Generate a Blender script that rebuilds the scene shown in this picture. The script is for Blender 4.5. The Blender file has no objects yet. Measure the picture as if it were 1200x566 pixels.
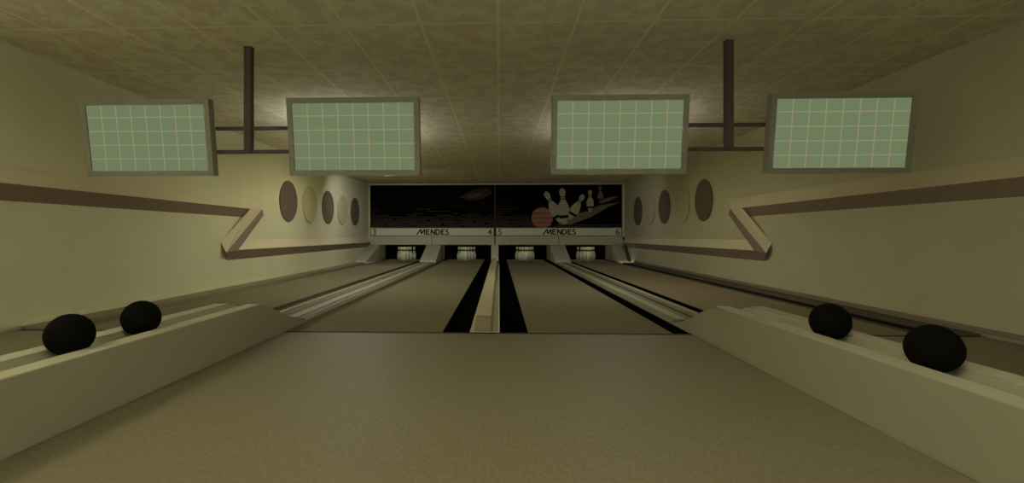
import bpy, bmesh, math, random
from mathutils import Vector, Matrix
R = math.radians
random.seed(7)
C = bpy.context.scene.collection
sc = bpy.context.scene

# ---------------------------------------------------------------- camera
YAW = math.atan(20 / 575)
cam = bpy.data.cameras.new('camera')
cam.sensor_fit = 'HORIZONTAL'; cam.sensor_width = 36
cam.lens = 36 * 575 / 1200
cam.shift_x = (600 - 565) / 1200
cam.shift_y = -(283 - 275) / 1200
cam.clip_start = .02; cam.clip_end = 200
camo = bpy.data.objects.new('camera', cam); C.objects.link(camo)
camo.location = (0, 0, 1.0); camo.rotation_euler = (R(90), 0, YAW)
sc.camera = camo
sc.view_settings.view_transform = 'Standard'; sc.view_settings.look = 'None'
sc.view_settings.gamma = 1; sc.view_settings.exposure = 0
sc.view_settings.use_curve_mapping = False

# ---------------------------------------------------------------- world and lights
w = bpy.data.worlds.new('world'); sc.world = w; w.use_nodes = True
w.node_tree.nodes['Background'].inputs[0].default_value = (1.0, 1.0, 1.1, 1)
w.node_tree.nodes['Background'].inputs[1].default_value = .80
LIGHT = 1.0
FILL_LIGHTS = [  # x, y, z below the ceiling, length, watts down, watts up, tilt of the lower side
    (-2.6, 8.7, .60, 2.0, 13, 38, 0), (2.0, 8.7, .60, 2.0, 9, 25, 0), (-3.3, 11.4, .32, 1.5, 15, 32, 0), (2.5, 11.4, .32, 1.5, 5, 13, 0),
    (-3.4, 14.2, .12, 1.4, 33, .5, 48), (2.7, 14.2, .12, 1.4, 11, .5, 48), (-4.0, 1.2, .40, 2.4, 4, 98, 0), (.5, .9, .46, 2.4, 1.5, 78, 0)]
PIN_FILL = 1.8

# ---------------------------------------------------------------- helpers
def mat(name, col, rough=.7, spec=.2, emis=None, metal=0):
    m = bpy.data.materials.new(name); m.use_nodes = True
    b = m.node_tree.nodes['Principled BSDF']
    b.inputs['Base Color'].default_value = (*col, 1)
    b.inputs['Roughness'].default_value = rough
    b.inputs['Specular IOR Level'].default_value = spec
    b.inputs['Metallic'].default_value = metal
    if emis:
        b.inputs['Base Color'].default_value = (.01, .01, .01, 1)
        b.inputs['Specular IOR Level'].default_value = 0
        b.inputs['Emission Color'].default_value = (*emis, 1)
        b.inputs['Emission Strength'].default_value = 1
    return m

def noisy(m, c1, c2, scale=(1, 1, 1), nscale=6, lo=.4, hi=.6, detail=4, bump=0):
    nt = m.node_tree; N = nt.nodes; L = nt.links
    b = N['Principled BSDF']
    tc = N.new('ShaderNodeTexCoord'); mp = N.new('ShaderNodeMapping'); mp.inputs['Scale'].default_value = scale
    no = N.new('ShaderNodeTexNoise'); no.inputs['Scale'].default_value = nscale; no.inputs['Detail'].default_value = detail
    cr = N.new('ShaderNodeValToRGB')
    cr.color_ramp.elements[0].position = lo; cr.color_ramp.elements[0].color = (*c1, 1)
    cr.color_ramp.elements[1].position = hi; cr.color_ramp.elements[1].color = (*c2, 1)
    L.new(tc.outputs['Object'], mp.inputs['Vector']); L.new(mp.outputs[0], no.inputs['Vector'])
    L.new(no.outputs['Fac'], cr.inputs['Fac']); L.new(cr.outputs['Color'], b.inputs['Base Color'])
    if bump:
        bp = N.new('ShaderNodeBump'); bp.inputs['Strength'].default_value = bump; bp.inputs['Distance'].default_value = .01
        L.new(no.outputs['Fac'], bp.inputs['Height']); L.new(bp.outputs[0], b.inputs['Normal'])
    return cr

def quad_box(bm, x0, x1, y0, y1, z0, z1):
    v = [bm.verts.new(p) for p in ((x0,y0,z0),(x1,y0,z0),(x1,y1,z0),(x0,y1,z0),(x0,y0,z1),(x1,y0,z1),(x1,y1,z1),(x0,y1,z1))]
    for f in ((3,2,1,0),(4,5,6,7),(0,1,5,4),(1,2,6,5),(2,3,7,6),(3,0,4,7)): bm.faces.new([v[i] for i in f])

def box_bm(*boxes):
    bm = bmesh.new()
    for b in boxes: quad_box(bm, *b)
    return bm

def extrude_yz(bm, prof, x0, x1):   # profile of (y, z) points, extruded along x
    a = [bm.verts.new((x0, y, z)) for y, z in prof]; b = [bm.verts.new((x1, y, z)) for y, z in prof]
    n = len(prof); bm.faces.new(a); bm.faces.new(b[::-1])
    for i in range(n): bm.faces.new((a[i], b[i], b[(i+1) % n], a[(i+1) % n]))

def extrude_xz(bm, prof, y0, y1):   # profile of (x, z) points, extruded along y
    a = [bm.verts.new((x, y0, z)) for x, z in prof]; b = [bm.verts.new((x, y1, z)) for x, z in prof]
    n = len(prof); bm.faces.new(a); bm.faces.new(b[::-1])
    for i in range(n): bm.faces.new((a[i], b[i], b[(i+1) % n], a[(i+1) % n]))

def lathe(bm, prof, seg=24, c=(0, 0, 0)):
    rings = []
    for r, z in prof:
        rings.append([bm.verts.new((c[0]+r*math.cos(2*math.pi*k/seg), c[1]+r*math.sin(2*math.pi*k/seg), c[2]+z)) for k in range(seg)] if r > 1e-6 else [bm.verts.new((c[0], c[1], c[2]+z))])
    for a, b in zip(rings, rings[1:]):
        for k in range(seg):
            q = [a[k % len(a)], a[(k+1) % len(a)], b[(k+1) % len(b)], b[k % len(b)]]
            u = []
            for v in q:
                if v not in u: u.append(v)
            if len(u) > 2: bm.faces.new(u)
    if len(rings[0]) > 1: bm.faces.new(rings[0][::-1])
    if len(rings[-1]) > 1: bm.faces.new(rings[-1])

def obj(name, bm, m, parent=None, smooth=False, bevel=0, loc=None):
    bmesh.ops.recalc_face_normals(bm, faces=bm.faces[:])
    me = bpy.data.meshes.new(name); bm.to_mesh(me); bm.free()
    if smooth:
        for p in me.polygons: p.use_smooth = True
    me.materials.append(m)
    o = bpy.data.objects.new(name, me); C.objects.link(o)
    if parent: o.parent = parent
    if loc: o.location = loc
    if bevel:
        bv = o.modifiers.new('bevel', 'BEVEL'); bv.width = bevel; bv.segments = 2; bv.limit_method = 'ANGLE'
    return o

def empty(name, loc, label, cat, group=None):
    o = bpy.data.objects.new(name, None); C.objects.link(o); o.location = loc
    o.empty_display_size = .1
    return tag(o, label, cat, group)

def tag(o, label, cat, group=None):
    o['label'] = label; o['category'] = cat
    if group: o['group'] = group
    return o

def struct(o): o['kind'] = 'structure'; return o

def copy_tree(o, parent=None):
    c = o.copy(); C.objects.link(c)
    if parent: c.parent = parent
    for ch in list(o.children): copy_tree(ch, c)
    return c

# ---------------------------------------------------------------- dimensions (eye height is one unit)
XL, XR, ZC = -5.04, 4.75, 2.95      # side walls, ceiling
YB, YE = -3.0, 21.2                 # back of the approach, end of the pit
MID = -.145                         # the room is symmetric about this plane
FOUL = 5.01
MASK = 18.8

# ---------------------------------------------------------------- materials
M = {}
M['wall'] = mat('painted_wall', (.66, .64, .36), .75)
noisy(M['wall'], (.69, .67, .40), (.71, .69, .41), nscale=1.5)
M['wall_shade'] = mat('shaded_wall', (.56, .54, .325), .75)  # wall paint darkened to stand in for weaker light on the right
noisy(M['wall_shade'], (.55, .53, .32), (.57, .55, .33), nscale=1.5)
M['ceil'] = mat('ceiling_tiles', (.46, .43, .22), .9, .05)
M['floor'] = mat('approach_wood', (.42, .34, .18), .55, .15)
noisy(M['floor'], (.214, .184, .106), (.229, .209, .117), scale=(2.2, 1.1, 1), nscale=24, lo=.50, hi=.55, detail=7, bump=.05)
M['lane'] = mat('lane_wood', (.42, .35, .19), .85, .03)
M['lane_six'] = mat('lane_six_wood', (.36, .29, .17), .85, .03)  # separate wood tone for lane six, lighter brown than the rest
for k, c in (('lane', (.205, .180, .098)), ('lane_six', (.265, .216, .118))):
    noisy(M[k], tuple(v*.97 for v in c), tuple(v*1.04 for v in c), scale=(7, .5, 1), nscale=4, lo=.4, hi=.65)
M['gutter_black'] = mat('gutter_deep_shade', (.003, .003, .002), .95, .0)  # lack of light down in the gutters, put into the colour
M['gutter_brown'] = mat('gutter_half_shade', (.11, .098, .06), .6, .1)  # half-lit gutters, their shade put into the colour
M['gutter_tan'] = mat('gutter_lit', (.25, .215, .12), .6, .1)  # gutters that catch the light, painted paler than the black ones
M['cap'] = mat('divider_tan', (.55, .51, .285), .6, .15)
M['cap_light'] = mat('divider_strip', (.37, .355, .22), .5, .15)
M['cap_mid'] = mat('divider_olive', (.22, .20, .112), .6, .15)
M['block'] = mat('block_brown', (.30, .25, .14), .7, .05)
M['groove'] = mat('dark_groove', (.02, .016, .012), .8, .05)
M['foul'] = mat('foul_line_brown', (.045, .024, .018), .7, .1)
M['rack'] = mat('rack_grey', (.36, .348, .225), .55, .15)
M['rack_rail'] = mat('rack_rail', (.47, .45, .31), .45, .2)
M['rack_trough'] = mat('rack_trough', (.36, .33, .19), .6, .1)
M['ball'] = mat('black_ball', (.006, .006, .004), .8, .02)
M['trim'] = mat('moulding_tan', (.68, .60, .36), .7, .1)
M['trim_dark'] = mat('moulding_shaded', (.31, .235, .16), .7, .1)  # shade on down-facing moulding faces, put into the colour
M['disc_dark'] = mat('disc_brown', (.17, .125, .08), .75, .1)
M['disc_tan'] = mat('disc_tan', (.55, .49, .28), .75, .1)
M['frame'] = mat('screen_housing', (.28, .27, .185), .6, .15)
M['screen'] = mat('screen_glow', (0, 0, 0), .6, 0, emis=(.150, .192, .103))
M['grid'] = mat('screen_grid', (0, 0, 0), .6, 0, emis=(.268, .235, .118))
M['pole'] = mat('brown_steel', (.10, .072, .05), .6, .15)
M['mask_black'] = mat('mask_black', (.004, .004, .003), .9, .0)
M['mask_line'] = mat('mask_speed_line', (.10, .07, .045), .8, .05)
M['mask_shadow'] = mat('mask_printed_brown', (.20, .155, .09), .8, .05)
M['mask_smear'] = mat('mask_printed_dark', (.05, .038, .025), .8, .05)
M['mask_pin'] = mat('mask_printed_pin', (.44, .41, .22), .8, .05)
M['mask_red'] = mat('mask_printed_red', (.32, .12, .08), .8, .05)
M['mask_ballt'] = mat('mask_printed_pink', (.36, .21, .12), .8, .05)
M['sign'] = mat('sign_band', (.70, .80, .50), .6, .1)
M['lintel'] = mat('lintel_grey', (.52, .52, .32), .6, .1)
M['letter'] = mat('letter_black', (.02, .016, .012), .8, .05)
M['digit'] = mat('digit_brown', (.14, .11, .07), .8, .05)
M['pit'] = mat('pit_black', (.006, .006, .004), .9, .02)
M['pin'] = mat('pin_white', (.72, .76, .50), .4, .2)
M['pin_red'] = mat('pin_red', (.42, .03, .02), .5, .2)
M['lampglow'] = mat('lamp_diffuser', (.8, .8, .7), .6, 0)

# ceiling tile grid as a material in room coordinates
nt = M['ceil'].node_tree; N = nt.nodes; L = nt.links
tc = N.new('ShaderNodeTexCoord'); sx = N.new('ShaderNodeSeparateXYZ'); L.new(tc.outputs['Object'], sx.inputs[0])
def line_mask(sock, off, period, half):
    a = N.new('ShaderNodeMath'); a.operation = 'ADD'; a.inputs[1].default_value = 100*period - off + period/2; L.new(sock, a.inputs[0])
    m_ = N.new('ShaderNodeMath'); m_.operation = 'MODULO'; m_.inputs[1].default_value = period; L.new(a.outputs[0], m_.inputs[0])
    s = N.new('ShaderNodeMath'); s.operation = 'SUBTRACT'; s.inputs[1].default_value = period/2; L.new(m_.outputs[0], s.inputs[0])
    b = N.new('ShaderNodeMath'); b.operation = 'ABSOLUTE'; L.new(s.outputs[0], b.inputs[0])
    l = N.new('ShaderNodeMath'); l.operation = 'LESS_THAN'; l.inputs[1].default_value = half; L.new(b.outputs[0], l.inputs[0])
    return l.outputs[0]
mx = N.new('ShaderNodeMath'); mx.operation = 'MAXIMUM'
L.new(line_mask(sx.outputs['X'], -.01, .715, .013), mx.inputs[0]); L.new(line_mask(sx.outputs['Y'], 4.52, 1.243, .014), mx.inputs[1])
no = N.new('ShaderNodeTexNoise'); no.inputs['Scale'].default_value = 5; no.inputs['Detail'].default_value = 9; no.inputs['Roughness'].default_value = .68
L.new(tc.outputs['Object'], no.inputs['Vector'])
cr = N.new('ShaderNodeValToRGB')
cr.color_ramp.elements[0].position = .49; cr.color_ramp.elements[0].color = (.67, .60, .40, 1)
cr.color_ramp.elements[1].position = .52; cr.color_ramp.elements[1].color = (.75, .72, .45, 1)
L.new(no.outputs['Fac'], cr.inputs['Fac'])
mc = N.new('ShaderNodeMix'); mc.data_type = 'RGBA'
L.new(mx.outputs[0], mc.inputs['Factor']); L.new(cr.outputs['Color'], mc.inputs['A']); mc.inputs['B'].default_value = (.84, .80, .51, 1)
L.new(mc.outputs['Result'], N['Principled BSDF'].inputs['Base Color'])

# ---------------------------------------------------------------- room shell
struct(obj('ceiling', box_bm((XL-.1, XR+.1, YB, YE, ZC, ZC+.1)), M['ceil']))
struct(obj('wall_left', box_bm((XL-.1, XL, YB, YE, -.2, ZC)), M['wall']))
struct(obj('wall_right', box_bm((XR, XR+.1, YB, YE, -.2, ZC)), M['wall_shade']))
struct(obj('wall_far', box_bm((XL, XR, YE-.1, YE, -.2, ZC)), M['pit']))
struct(obj('floor', box_bm((XL, XR, YB, FOUL-.055, -.2, 0)), M['floor']))
struct(obj('trim_1', box_bm((XL, XR, FOUL-.055, FOUL, -.2, .0015)), M['foul']))

# the folded Z moulding on each side wall: tan upper faces, shade painted as brown on the lower faces
H = .10
def moulding(side, name):
    def P(y, z, h):
        return (XL + h*H, y, z) if side < 0 else (2*MID - XL - h*H if False else XR - h*H, y, z)
    bm = bmesh.new(); V = lambda y, z, h: bm.verts.new(P(y, z, h))
    y0 = YB
    Nt, Nr, Nb = V(y0, 1.695, 0), V(y0, 1.52, 1), V(y0, 1.35, 0)
    T, R1, R1b, V1 = V(10.26, 1.73, 0), V(10.06, 1.53, 1), V(9.58, 1.515, .98), V(9.5, 1.345, 0)
    E_, R2, B, R2b = V(8.72, .86, 0), V(8.72, .675, 1), V(8.93, .525, 0), V(9.13, .712, .98)
    K, V2 = V(10.34, 1.42, 0), V(9.6, .90, 0)
    Ft, Fr, Fb = V(MASK-.05, .885, 0), V(MASK-.05, .705, 1), V(MASK-.05, .53, 0)
    tan = [(Nt, T, R1, R1b), (Nt, R1b, Nr), (R1b, R1, R2), (R1b, R2, E_, V1), (V2, R2b, Fr, Ft), (V2, R2b, K), (T, K, R1)]
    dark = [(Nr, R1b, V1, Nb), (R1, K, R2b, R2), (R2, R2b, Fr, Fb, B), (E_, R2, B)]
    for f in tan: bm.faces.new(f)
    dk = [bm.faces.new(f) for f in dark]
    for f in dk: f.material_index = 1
    bmesh.ops.triangulate(bm, faces=bm.faces[:])
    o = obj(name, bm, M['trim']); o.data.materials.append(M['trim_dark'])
    return struct(o)
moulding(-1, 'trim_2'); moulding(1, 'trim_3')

# ---------------------------------------------------------------- lanes
LW, LEND = 1.458, 19.85
def mir(x): return 2*MID - x
def lane(x0, x1, lmat, gl, gr, label):
    t = empty('bowling_lane', ((x0+x1)/2, FOUL, 0), label, 'bowling lane', None)
    cx = (x0+x1)/2; ln = LEND-FOUL
    a, b = x0-cx, x1-cx
    obj('lane_bed', box_bm((a, b, 0.001, ln, -.12, 0)), lmat, t)
    for (g0, g1, gm) in (gl, gr):
        g0 -= cx; g1 -= cx; n = 12; r = (g1-g0)/2; m_ = (g0+g1)/2
        d = .09
        prof = [(m_ + r*math.cos(math.pi+math.pi*k/n), -.012 + d*math.sin(math.pi+math.pi*k/n)) for k in range(n+1)]
        prof += [(g1, -.14), (g0, -.14)]
        bm = bmesh.new(); extrude_xz(bm, prof, .001, ln)
        obj('gutter', bm, gm, t)
    return t
GB, GN, GT = M['gutter_black'], M['gutter_brown'], M['gutter_tan']
lane(-4.468, -3.08, M['lane'], (-4.66, -4.468, GT), (-3.08, -2.812, GN), 'lane 3, outermost bowling lane beside the left wall')
lane(-2.043, -.585, M['lane'], (-2.236, -2.043, GT), (-.585, -.30, GB), 'lane 4, wide tan bowling lane just left of the centre divider')
lane(.297, 1.755, M['lane'], (.001, .297, GB), (1.755, 1.948, GB), 'lane 5, wide bowling lane with black gutters right of the centre divider')
lane(2.72, 4.178, M['lane_six'], (2.52, 2.72, GB), (4.178, 4.34, GN), 'lane 6, brown bowling lane beside the right wall')

# outer ledges at the walls
bm = box_bm((XL, -4.66, FOUL+.001, 17.0, -.14, .02), (XL, -4.72, FOUL+.001, 17.0, .02, .035))
struct(obj('trim_4', bm, M['gutter_tan']))
struct(obj('trim_5', box_bm((4.375, XR, FOUL+.001, 17.4, -.14, .02)), M['gutter_brown']))
struct(obj('trim_6', box_bm((4.34, 4.375, FOUL+.001, 17.4, -.14, .022)), M['groove']))
struct(obj('baseboard_left', box_bm((XL, XL+.03, YB, 17.0, .036, .085)), M['wall']))
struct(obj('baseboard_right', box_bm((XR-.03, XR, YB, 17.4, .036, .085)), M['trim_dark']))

# centre divider between lanes 4 and 5
t = empty('lane_divider', (-.15, FOUL, 0), 'pale tan divider with brown front block between the two wide black gutters', 'lane divider')
y1 = 17.9 - FOUL
obj('divider_cap', box_bm((-.15, .149, .002, y1, -.14, .008)), M['cap'], t)
obj('edge_strip', box_bm((.08, .146, .001, y1, .0085, .011)), M['cap'], t)
obj('seam', box_bm((.072, .08, .001, y1, .0085, .012)), M['cap_mid'], t)
bm = bmesh.new(); extrude_xz(bm, [(-.10, .008), (.07, .008), (.065, .155), (-.09, .155)], .0, .12)
obj('front_block', bm, M['block'], t, bevel=.006)
bm = bmesh.new(); extrude_xz(bm, [(-.10, .008), (.07, .008), (.065, .155), (-.09, .155)], .122, y1-.3)
obj('ball_track_cover', bm, M['cap'], t, bevel=.006)

def side_divider(xa, xb, label, strip_a, strip_b):
    c = (xa+xb)/2; h = (xb-xa)/2
    t = empty('lane_divider', (c, FOUL, 0), label, 'lane divider')
    y1 = 17.05 - FOUL; y0 = .63
    prof = [(-h, -.14), (-h, .0), (-h*.86, .03), (-.02, .045), (-.02, -.14)]
    bm = bmesh.new(); extrude_xz(bm, prof, y0, y1); obj('cap_left', bm, M['cap_mid'], t)
    bm = bmesh.new(); extrude_xz(bm, [(-x, z) for x, z in prof], y0, y1); obj('cap_right', bm, M['cap_mid'], t)
    for s in strip_a:
        bm = bmesh.new(); z = lambda x: .030 + (.015)*(h*.86-abs(x))/(h*.86-.02)
        extrude_xz(bm, [(s[0], z(s[0])), (s[1], z(s[1])), (s[1], z(s[1])+.008), (s[0], z(s[0])+.008)], y0+.002, y1-.05)
        obj('cap_strip', bm, M['cap_light'], t)
    obj('centre_groove', box_bm((-.018, .018, y0+.001, y1, -.1, .04)), strip_b, t)
    return t
side_divider(-2.812, -2.236, 'tan divider with two pale strips between lanes 3 and 4', [(-.24, -.15), (.07, .17)], M['cap_mid'])
side_divider(1.948, 2.52, 'tan divider with a thin black centre groove between lanes 5 and 6', [(-.22, -.12), (.12, .22)], M['groove'])

# ---------------------------------------------------------------- ball racks
def rack(x0, x1, label, d0, d1):
    c = (x0+x1)/2; h = (x1-x0)/2
    t = empty('ball_rack', (c, 0, 0), label, 'ball rack')
    # body: side skin, top trough profile swept along y with a falling nose
    bm = bmesh.new()
    secs = []
    for y, zt in ((-2.9, .36), (0, .36), (2.2, .36), (3.6, .36), (4.25, .36), (4.5, .35), (4.75, .27), (5.0, .175), (5.3, .075), (5.62, .005)):
        k = min(1, zt/.36)
        fl = 0.0
        pr = [(-h-fl, 0.0), (-h, .06*k), (-h, .12*k), (-h, zt-.006), (-h+.13, zt-.006), (-h+.16, zt-.05*k), (0, zt-.075*k), (h-.16, zt-.05*k), (h-.13, zt-.006), (h, zt-.006), (h, .12*k), (h, .06*k), (h+fl, 0.0)]
        secs.append([bm.verts.new((x, y, max(z, .003))) for x, z in pr])
    for a, b in zip(secs, secs[1:]):
        for i in range(len(a)-1): bm.faces.new((a[i], a[i+1], b[i+1], b[i]))
    bm.faces.new(secs[0]); bm.faces.new(secs[-1])
    obj('rack_body', bm, M['rack'], t)
    obj('nose_base', box_bm((d0-c, d1-c, FOUL+.002, FOUL+.62, -.14, .002)), M['cap_mid'], t)
    for s in (-1, 1):
        bm = bmesh.new()
        pr = [(s*h, .352), (s*h, .362), (s*(h-.125), .362), (s*(h-.125), .352)]
        extrude_xz(bm, pr, -2.9, 4.45); obj('rail', bm, M['rack_rail'], t, bevel=.003)
    bm = bmesh.new()
    pr = [(-h+.155, .312), (0, .289), (h-.155, .312), (h-.155, .308), (0, .285), (-h+.155, .308)]
    extrude_xz(bm, pr, -2.9, 4.4); obj('trough', bm, M['rack_trough'], t)
    return c
cl = rack(-2.63, -2.20, 'low grey-tan ball return rack running along the left side of the approach', -2.811, -2.237)
cr_ = rack(1.93, 2.36, 'low grey-green ball return rack running along the right side of the approach', 1.949, 2.519)

def ball(x, y, label):
    bm = bmesh.new(); bmesh.ops.create_uvsphere(bm, u_segments=48, v_segments=32, radius=.117)
    o = obj('bowling_ball', bm, M['ball'], smooth=True, loc=(x, y, .437))
    tag(o, label, 'bowling ball', 'black balls on the ball racks')
ball(cl, 2.68, 'black bowling ball on the left rack, nearer the camera')
ball(cl, 3.23, 'black bowling ball on the left rack, nearer the lanes')
ball(cr_, 3.26, 'black bowling ball on the right rack, nearer the lanes')
ball(cr_, 2.50, 'black bowling ball on the right rack, nearer the camera')

# ---------------------------------------------------------------- wall discs
def disc(side, y, m, label, group):
    bm = bmesh.new(); lathe(bm, [(.47, 0), (.485, .01), (.485, .022), (.475, .03), (0, .03)], seg=56)
    o = obj('wall_disc', bm, m, smooth=False)
    o.rotation_euler = (0, R(90 if side < 0 else -90), 0)
    o.location = (XL if side < 0 else XR, y, 1.80)
    tag(o, label, 'wall disc', group)
ly = [11.55, 12.88, 14.25, 15.6, 16.95]
for s, nm in ((-1, 'left'), (1, 'right')):
    g = 'round discs on the %s wall' % nm
    for i, (y, k, lb) in enumerate(zip(ly, 'dtdtd', (
        'largest looking dark brown round disc on the %s wall, nearest the zigzag moulding',
        'pale tan round disc on the %s wall between the nearest and the middle dark discs',
        'middle dark brown round disc of five on the %s wall',
        'pale tan round disc on the %s wall between the middle and the farthest dark discs',
        'dark brown round disc on the %s wall, closest to the pins'))):
        disc(s, y, M['disc_dark'] if k == 'd' else M['disc_tan'], lb % nm, g)

# ---------------------------------------------------------------- overhead screens and their stands
def monitor(xc, label, wd=1.33):
    t = empty('score_screen', (xc, 4.892, 1.985), label, 'screen')
    t.rotation_euler = (R(7.5), 0, 0)
    W, Hh = wd/2, .385
    fr = .052
    bm = bmesh.new(); extrude_xz(bm, [(-W, -Hh), (W, -Hh), (W, Hh), (-W, Hh)], 0, .075)
    obj('housing', bm, M['frame'], t, bevel=.004)
    obj('bezel', box_bm((-W, W, -.02, -.0005, Hh-fr, Hh), (-W, W, -.02, -.0005, -Hh, -Hh+fr), (-W, -W+fr, -.02, -.0005, -Hh+fr, Hh-fr), (W-fr, W, -.02, -.0005, -Hh+fr, Hh-fr)), M['frame'], t)
    a, b = W-fr, Hh-fr
    s = obj('screen', box_bm((-a+.001, a-.001, -.006, -.0008, -b+.001, b-.001)), M['screen'], t)
    gl = []
    for k in range(1, 8):
        x = -a + 2*a*k/8; gl.append((x-.006, x+.006, -.0085, -.0062, -b+.001, b-.001))
    for k in range(1, 5):
        z = -b + 2*b*(k-.1)/4.8; gl.append((-a+.001, a-.001, -.009, -.0066, z-.006, z+.006))
    obj('score_grid', box_bm(*gl), M['grid'], s)
    return t
monitor(-3.585, 'leftmost score screen with a pale green grid, under the ceiling')
monitor(-1.462, 'score screen with pale green grid, second from the left, joined to the left stand')
monitor(1.185, 'score screen with pale green grid, third from the left, joined to the right stand')
monitor(3.32, 'rightmost score screen with a pale green grid, in front of the right wall', 1.375)

def stand(xc, x0, x1, label):
    t = empty('screen_stand', (xc, 5.02, ZC), label, 'screen stand')
    obj('pole', box_bm((-.037, .037, -.037, .037, -1.10, -.012)), M['pole'], t, bevel=.004)
    obj('ceiling_plate', box_bm((-.04, .04, -.04, .04, -.012, 0)), M['pole'], t)
    for z, n in ((-.845, 1), (-1.088, 2)):
        obj('cross_bar', box_bm((x0-xc, x1-xc, -.014, .014, z-.018, z+.018)), M['pole'], t)
stand(-2.604, -2.95, -2.05, 'dark brown hanging T-stand between the two left score screens')
stand(2.306, 1.80, 2.70, 'dark brown hanging T-stand between the two right score screens')

# ---------------------------------------------------------------- masking units above the pins
def text_mesh(body, size, m, parent, x, z, y, name='lane_number'):
    cu = bpy.data.curves.new(name, 'FONT'); cu.body = body; cu.size = size; cu.extrude = .004; cu.offset = .004
    cu.align_x = 'CENTER'
    tmp = bpy.data.objects.new('tmp', cu)
    C.objects.link(tmp); bpy.context.view_layer.update()
    me = bpy.data.meshes.new_from_object(tmp.evaluated_get(bpy.context.evaluated_depsgraph_get()))
    bpy.data.objects.remove(tmp)
    me.materials.clear(); me.materials.append(m); me.name = name
    o = bpy.data.objects.new(name, me); C.objects.link(o); o.parent = parent
    o.rotation_euler = (R(90), 0, 0); o.location = (x, y, z)
    return o

def stroke(bm, x0, z0, x1, z1, wd, y0, y1):
    d = Vector((x1-x0, z1-z0)).normalized() * wd/2; n = Vector((-d.y, d.x))
    p = [(x0-n.x, z0-n.y), (x1-n.x, z1-n.y), (x1+n.x, z1+n.y), (x0+n.x, z0+n.y)]
    extrude_xz(bm, p, y0, y1)

def brand_word(parent, x, z, y, m):
    # capital letters with a slanted first letter, drawn as strokes; h = height
    bm = bmesh.new(); h = .21; s = .045; f = y-.012; b = y-.001
    def S(x0, z0, x1, z1, wd=s): stroke(bm, x+x0, z+z0*h, x+x1, z+z1*h, wd, f, b)
    X = -.47
    S(X-.09, 0, X+.07, 1); S(X+.07, 1, X+.09, .15); S(X+.09, .15, X+.21, 1); S(X+.21, 1, X+.215, 0)   # M
    X = -.19
    S(X, 0, X, 1); S(X, .9, X+.13, .9); S(X, .5, X+.11, .5); S(X, .1, X+.13, .1)                      # E
    X = 0.0
    S(X, 0, X, 1); S(X, 1, X+.13, 0); S(X+.13, 0, X+.13, 1)                                            # N
    X = .19
    S(X, 0, X, 1)                                                                                      # D
    pts = [(X, .93), (X+.08, .9), (X+.135, .68), (X+.135, .32), (X+.08, .1), (X, .07)]
    for a, c in zip(pts, pts[1:]): S(*a, *c)
    X = .39
    S(X, 0, X, 1); S(X, .9, X+.12, .9); S(X, .5, X+.10, .5); S(X, .1, X+.12, .1)                      # E
    X = .56
    pts = [(X+.11, .88), (X+.04, .93), (X, .72), (X+.03, .55), (X+.09, .45), (X+.12, .25), (X+.07, .07), (X-.01, .12)]
    for a, c in zip(pts, pts[1:]): S(*a, *c, .04)
    obj('lettering', bm, m, parent)

def poly(bm, pts, y0, y1): extrude_xz(bm, pts, y0, y1)

def printed_pin(parent, base, ang, hgt, wd, y, m, band=True):
    # bowling pin silhouette as a thin printed piece, base point (x, z), leaning by ang
    pr = [(.0, .30), (.03, .40), (.15, .62), (.30, .95), (.42, 1.0), (.55, .80), (.66, .45), (.72, .36), (.78, .40), (.86, .55), (.93, .52), (.98, .32), (1.0, .10)]
    def T(u, v):
        x = v*wd/2; z = u*hgt; c, s_ = math.cos(ang), math.sin(ang)
        return (base[0] + x*c + z*s_, base[1] - x*s_ + z*c)
    pts = [T(u, -v) for u, v in pr] + [T(u, v) for u, v in reversed(pr)]
    bm = bmesh.new(); poly(bm, pts, y-.006, y-.001); p = obj('printed_pin', bm, m, parent)
    bm = bmesh.new()
    poly(bm, [T(.17, -.78), T(.17, .78), T(.25, .95), T(.25, -.95)], y-.008, y-.0062)
    obj('base_band', bm, M['mask_black'], p); bm = bmesh.new()
    poly(bm, [T(.69, -.45), T(.69, .45), T(.715, .45), T(.715, -.45)], y-.008, y-.0062)
    obj('neck_band', bm, M['mask_black'], p); bm = bmesh.new()
    poly(bm, [T(.755, -.45), T(.755, .45), T(.775, .45), T(.775, -.45)], y-.008, y-.0062)
    obj('neck_band', bm, M['mask_black'], p)
    return p

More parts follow.
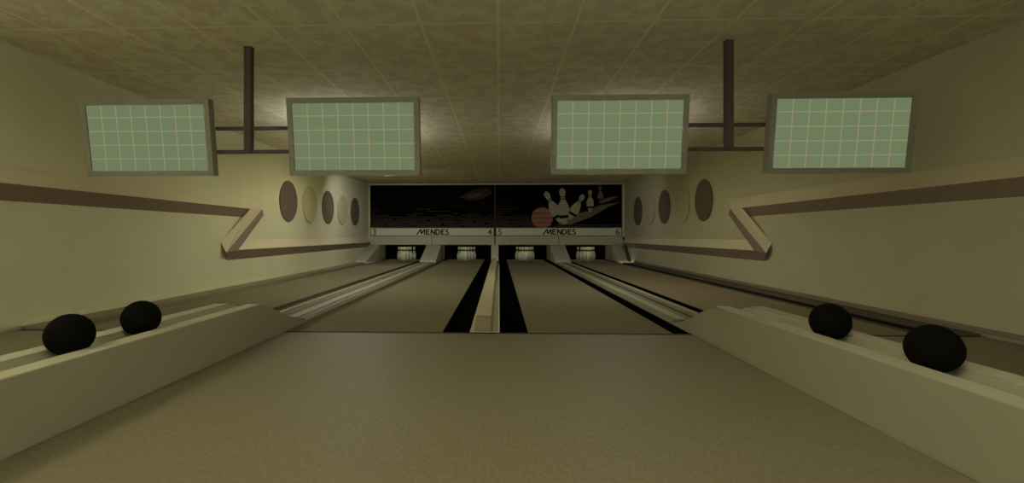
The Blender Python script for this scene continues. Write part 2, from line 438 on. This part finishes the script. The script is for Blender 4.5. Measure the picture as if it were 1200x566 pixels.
def masking(x0, x1, nums, label, art, pins):
    c = (x0+x1)/2; h = (x1-x0)/2
    t = empty('masking_unit', (c, MASK, .60), label, 'masking unit')
    Z = lambda z: z-.60
    obj('picture_panel', box_bm((-h, h, 0, .06, Z(1.285), Z(2.90))), M['mask_black'], t)
    sb = obj('sign_band', box_bm((-h+.03, h-.03, -.02, .06, Z(.955), Z(1.27))), M['sign'], t, bevel=.006)
    obj('band_edge', box_bm((-h, h, -.028, -.0205, Z(.945), Z(.968)), (-h, h, -.028, -.0205, Z(1.25), Z(1.272))), M['cap_mid'], t)
    obj('lintel', box_bm((-h, h, -.05, .06, Z(.61), Z(.94))), M['lintel'], t, bevel=.01)
    bw = .12
    for lx in pins:
        lb = obj('pin_fill', box_bm((lx-c-.5, lx-c+.5, .07, .13, .36, .42)), M['frame'], t)  # added strip light, unseen behind the lintel, to brighten the pins
        ld = bpy.data.lights.new('pin_fill_light', 'AREA'); ld.shape = 'RECTANGLE'; ld.size = .95; ld.size_y = .05
        ld.energy = PIN_FILL; ld.color = (1, 1, .92)
        lo = bpy.data.objects.new('pin_fill_light', ld); C.objects.link(lo); lo.parent = lb; lo.location = (lx-c, .10, .355); lo.rotation_euler = (R(15), 0, 0)
    obj('lintel_seam', box_bm((-.012, .012, -.053, -.0505, Z(.64), Z(.94))), M['digit'], t)
    text_mesh(nums[0], .33, M['digit'], sb, -h+.17, Z(.99), -.021)
    text_mesh(nums[1], .33, M['digit'], sb, h-.17, Z(.99), -.021)
    brand_word(sb, -.03, Z(1.0), -.02, M['letter'])
    # printed speed lines, denser towards the bottom
    bm = bmesh.new(); z = 1.30; rr = random.Random(3 if art else 5); n = 0
    dens = [1.30,1.355,1.415,1.475,1.535,1.60,1.665,1.735,1.81,1.89,1.98,2.08,2.2]
    for i, zz in enumerate(dens):
        th = .027 - .0015*i
        if art: xs, xe = -h+.01, h-.05 - .06*i if i < 2 else -.35 + rr.uniform(-.5, .3) - .05*i
        else: xs, xe = -h+.01, h-.01
        x = xs
        while x < xe:
            ln = rr.uniform(.5, 2.2) if i < 7 else rr.uniform(.15, .9)
            e = min(xe, x+ln)
            if e-x > .03: quad_box(bm, x, e, -.004, -.001, Z(zz), Z(zz)+th)
            x = e + (rr.uniform(.02, .15) if i < 7 else rr.uniform(.3, 1.8) * (i-5)/3)
    obj('speed_lines', bm, M['mask_line'], t)
    return t, Z, h, c

X0, XM, X1 = -4.98, -.165, 4.66
t, Z, h, c = masking(X0, XM-.02, '34', 'black masking panel numbered 3 and 4 with brown speed lines, left of the centre seam', False, (-3.74, -1.314))
bm = bmesh.new(); q = lambda px, py: ((px-585)*MASK/575 - c + .02, (275-py)*MASK/575 + 1 - .60)
poly(bm, [q(538, 231), q(552, 223), q(570, 219.5), q(577, 226), q(565, 233), q(548, 235)], -.005, -.001)
obj('printed_smear', bm, M['mask_smear'], t)
bm = bmesh.new(); poly(bm, [q(547, 230), q(556, 226.5), q(564, 227), q(558, 231), q(550, 232)], -.008, -.0052)
obj('printed_smear', bm, M['mask_line'], t)
t, Z, h, c = masking(XM+.02, X1, '56', 'black masking panel numbered 5 and 6 showing a striped ball striking pins', True, (1.026, 3.45))
# picture: a striped ball rolling into pins (all flat print on the panel)
q = lambda px, py: ((px-585)*MASK/575 - c + .02, (275-py)*MASK/575 + 1 - .60)
bm = bmesh.new()
poly(bm, [q(654, 263), q(664, 252), q(686, 248), q(700, 241), q(725, 237), q(711, 243), q(690, 255), q(668, 263)], -.004, -.001)
poly(bm, [q(700, 238), q(705, 234), q(713, 231.5), q(724, 230), q(713, 236), q(703, 238.5)], -.004, -.001)
obj('printed_floor_glow', bm, M['mask_shadow'], t)
bx, bz = q(634.5, 255.3); br = .405
bm = bmesh.new(); nn = 40
bt = bmesh.new()
ns = 9
for i in range(ns):
    z0 = -br + 2*br*i/ns; z1_ = z0 + 2*br/ns
    pts = []
    for k in range(7):
        zz = z0+(z1_-z0)*k/6; pts.append((bx+math.sqrt(max(0, br*br-zz*zz)) + 1e-4, bz+zz))
    for k in range(6, -1, -1):
        zz = z0+(z1_-z0)*k/6; pts.append((bx-math.sqrt(max(0, br*br-zz*zz)) - 1e-4, bz+zz))
    poly(bm if i % 2 == 0 else bt, pts, -.0095, -.0045)
pb = obj('printed_ball', bm, M['mask_red'], t); obj('ball_stripe', bt, M['mask_ballt'], pb)
for base, ang, hg, wd, y in (((660, 262), R(-21), 1.42, .46, -.006), ((668, 262), R(10-7), 1.42, .48, -.012), ((666.0, 254.5), R(32), 1.16, .40, -.009)):
    pass
printed_pin(t, q(656.5, 261), R(-27), 1.32, .40, -.010, M['mask_pin'])
printed_pin(t, q(660.5, 263), R(-4), 1.38, .44, -.0195, M['mask_pin'])
printed_pin(t, q(666, 257), R(30), 1.08, .36, -.028, M['mask_pin'])
printed_pin(t, q(690, 248.5), R(0), .83, .28, -.010, M['mask_pin'])
printed_pin(t, q(702.5, 238.5), R(-3), .67, .21, -.010, M['mask_shadow'])

# seam post between the two masks, and the centre column under it
t = empty('centre_column', (-.165, MASK, 0), 'pale narrow column between the pin openings of lanes 4 and 5', 'column')
obj('column_post', box_bm((-.14, .14, -.12, .05, .0, .609)), M['lintel'], t, bevel=.01)
obj('column_edge', box_bm((.105, .14, -.128, -.1205, .01, .60)), M['cap'], t)
obj('mask_seam', box_bm((-.018, .018, -.055, .05, .612, 2.89)), M['mask_line'], t)

# slanted hoods standing at the end of the lane dividers
def hood(x0, x1, foot, label, top=.60):
    c = (x0+x1)/2; h = (x1-x0)/2
    t = empty('pit_hood', (c, MASK, 0), label, 'pit hood')
    bm = bmesh.new()
    extrude_yz(bm, [(-.055, top), (.04, top), (.04, .004), (foot-MASK, .004), (foot-MASK+.05, .10)], -h, h)
    obj('slanted_panel', bm, M['lintel'], t, bevel=.02)
    obj('side_edge', box_bm((-h-.03, -h, -.05, .9, .03, top)), M['cap_mid'], t)
    obj('side_edge', box_bm((h, h+.03, -.05, .9, .03, top)), M['cap_mid'], t)
hood(-2.79, -2.22, 17.1, 'slanted grey hood left of the centre column, facing the pale striped divider')
hood(1.93, 2.50, 17.1, 'slanted grey hood right of the centre column, facing the divider with a black groove')
hood(XL+.01, -4.62, 16.9, 'slanted grey hood tucked against the left wall')
hood(4.24, 4.62, 17.8, 'narrow slanted grey hood near the right wall')
bm = bmesh.new(); extrude_yz(bm, [(-.10, .92), (.04, .92), (-.75, .03), (-1.0, .03)], -.03, .03)
o = obj('kickback_panel', bm, M['pole'], loc=(4.70, MASK, 0)); tag(o, 'dark slanted strip standing at the right wall beside the lane 6 opening', 'panel')

# soffit above the masks and pit surfaces
struct(obj('trim_7', box_bm((XL, XR, MASK-.12, MASK+.5, 2.905, 2.949)), M['wall']))
struct(obj('trim_8', box_bm((XL, -4.985, MASK-.03, MASK+.06, .62, 2.90), (4.665, XR, MASK-.03, MASK+.06, .62, 2.90)), M['wall']))
struct(obj('trim_9', box_bm((XL, XR, LEND+.01, YE-.1, -.2, -.15)), M['pit']))

# ---------------------------------------------------------------- pins
prof = [(.050, 0), (.060, .012), (.078, .10), (.083, .165), (.078, .225), (.055, .30), (.036, .355), (.032, .385), (.036, .42), (.044, .46), (.043, .485), (.032, .508), (0, .518)]
def pin_proto():
    bm = bmesh.new(); lathe(bm, prof, 20)
    o = obj('bowling_pin', bm, M['pin'], smooth=True)
    bm = bmesh.new(); lathe(bm, [(.0365, .345), (.040, .352), (.0375, .385), (.041, .402), (.0375, .408)], 20)
    obj('neck_stripe', bm, M['pin_red'], o, smooth=True)
    return o
proto = pin_proto(); first = True
ROWS = [[0], [-.5, .5], [-1, 0, 1], [-1.5, -.5, .5, 1.5]]
POS = ['front tip of the pin triangle', 'left one of the second row', 'right one of the second row', 'left one of the third row', 'middle one of the third row', 'right one of the third row',
       'far left one of the back row', 'inner left one of the back row', 'inner right one of the back row', 'far right one of the back row']
for ln, cx in (('three', -3.74), ('four', -1.314), ('five', 1.026), ('six', 3.45)):
    k = 0
    for r_, row in enumerate(ROWS):
        for xo in row:
            o = proto if first else copy_tree(proto); first = False
            o.location = (cx + xo*.205, 19.16 + r_*.185, .0)
            tag(o, 'white bowling pin on lane %s, %s' % (ln, POS[k]), 'bowling pin', 'pins standing on lane %s' % ln)
            k += 1

# ---------------------------------------------------------------- added fill lights
def add_fill_light(i, x, y, dz, ln, down, up, tilt):  # added lights out of view that brighten the room, built as slim fittings
    t = empty('fill_light', (x, y, ZC), 'long slim added fill light ' + (
        ['above the left lanes, just behind the left screens', 'above the right lanes, just behind the right screens', 'mid-lane above lane 3', 'mid-lane above the lane 5 and 6 divider',
         'at the far left near the wall discs', 'at the far right near the wall discs', 'over the left side of the approach', 'over the right side of the approach'][i]), 'fill light')
    a, b, z = .12, ln/2, -dz
    obj('fill_light_frame', box_bm((-a-.02, -a, -b, b, z-.03, z+.03), (a, a+.02, -b, b, z-.03, z+.03), (-a-.02, a+.02, -b-.02, -b, z-.03, z+.03), (-a-.02, a+.02, b, b+.02, z-.03, z+.03), (-a, a, -b, b, z-.004, z+.004)), M['frame'], t)
    for k in (-1, 1): obj('hanging_rod', box_bm((-.01, .01, k*b*.7-.01, k*b*.7+.01, z+.004, 0)), M['pole'], t)
    if tilt:   # added reflector, the fill light is angled towards the pins
        obj('reflector', box_bm((-.4, .4, -.1, -.08, z-.02, z+.06)), M['frame'], t)
    for pw, sg in ((down, -1), (up, 1)):
        ld = bpy.data.lights.new('fill_light_source', 'AREA'); ld.shape = 'RECTANGLE'; ld.size = .8 if tilt and sg < 0 else .22; ld.size_y = .1 if tilt and sg < 0 else ln-.02
        ld.energy = pw; ld.color = (1, 1, 1.12)
        lo = bpy.data.objects.new('fill_light_source', ld); C.objects.link(lo); lo.parent = t
        lo.location = (0, 0, z + .012*sg); lo.rotation_euler = (R(180) if sg > 0 else R(tilt), 0, 0)
for i, p in enumerate(FILL_LIGHTS): add_fill_light(i, *p)
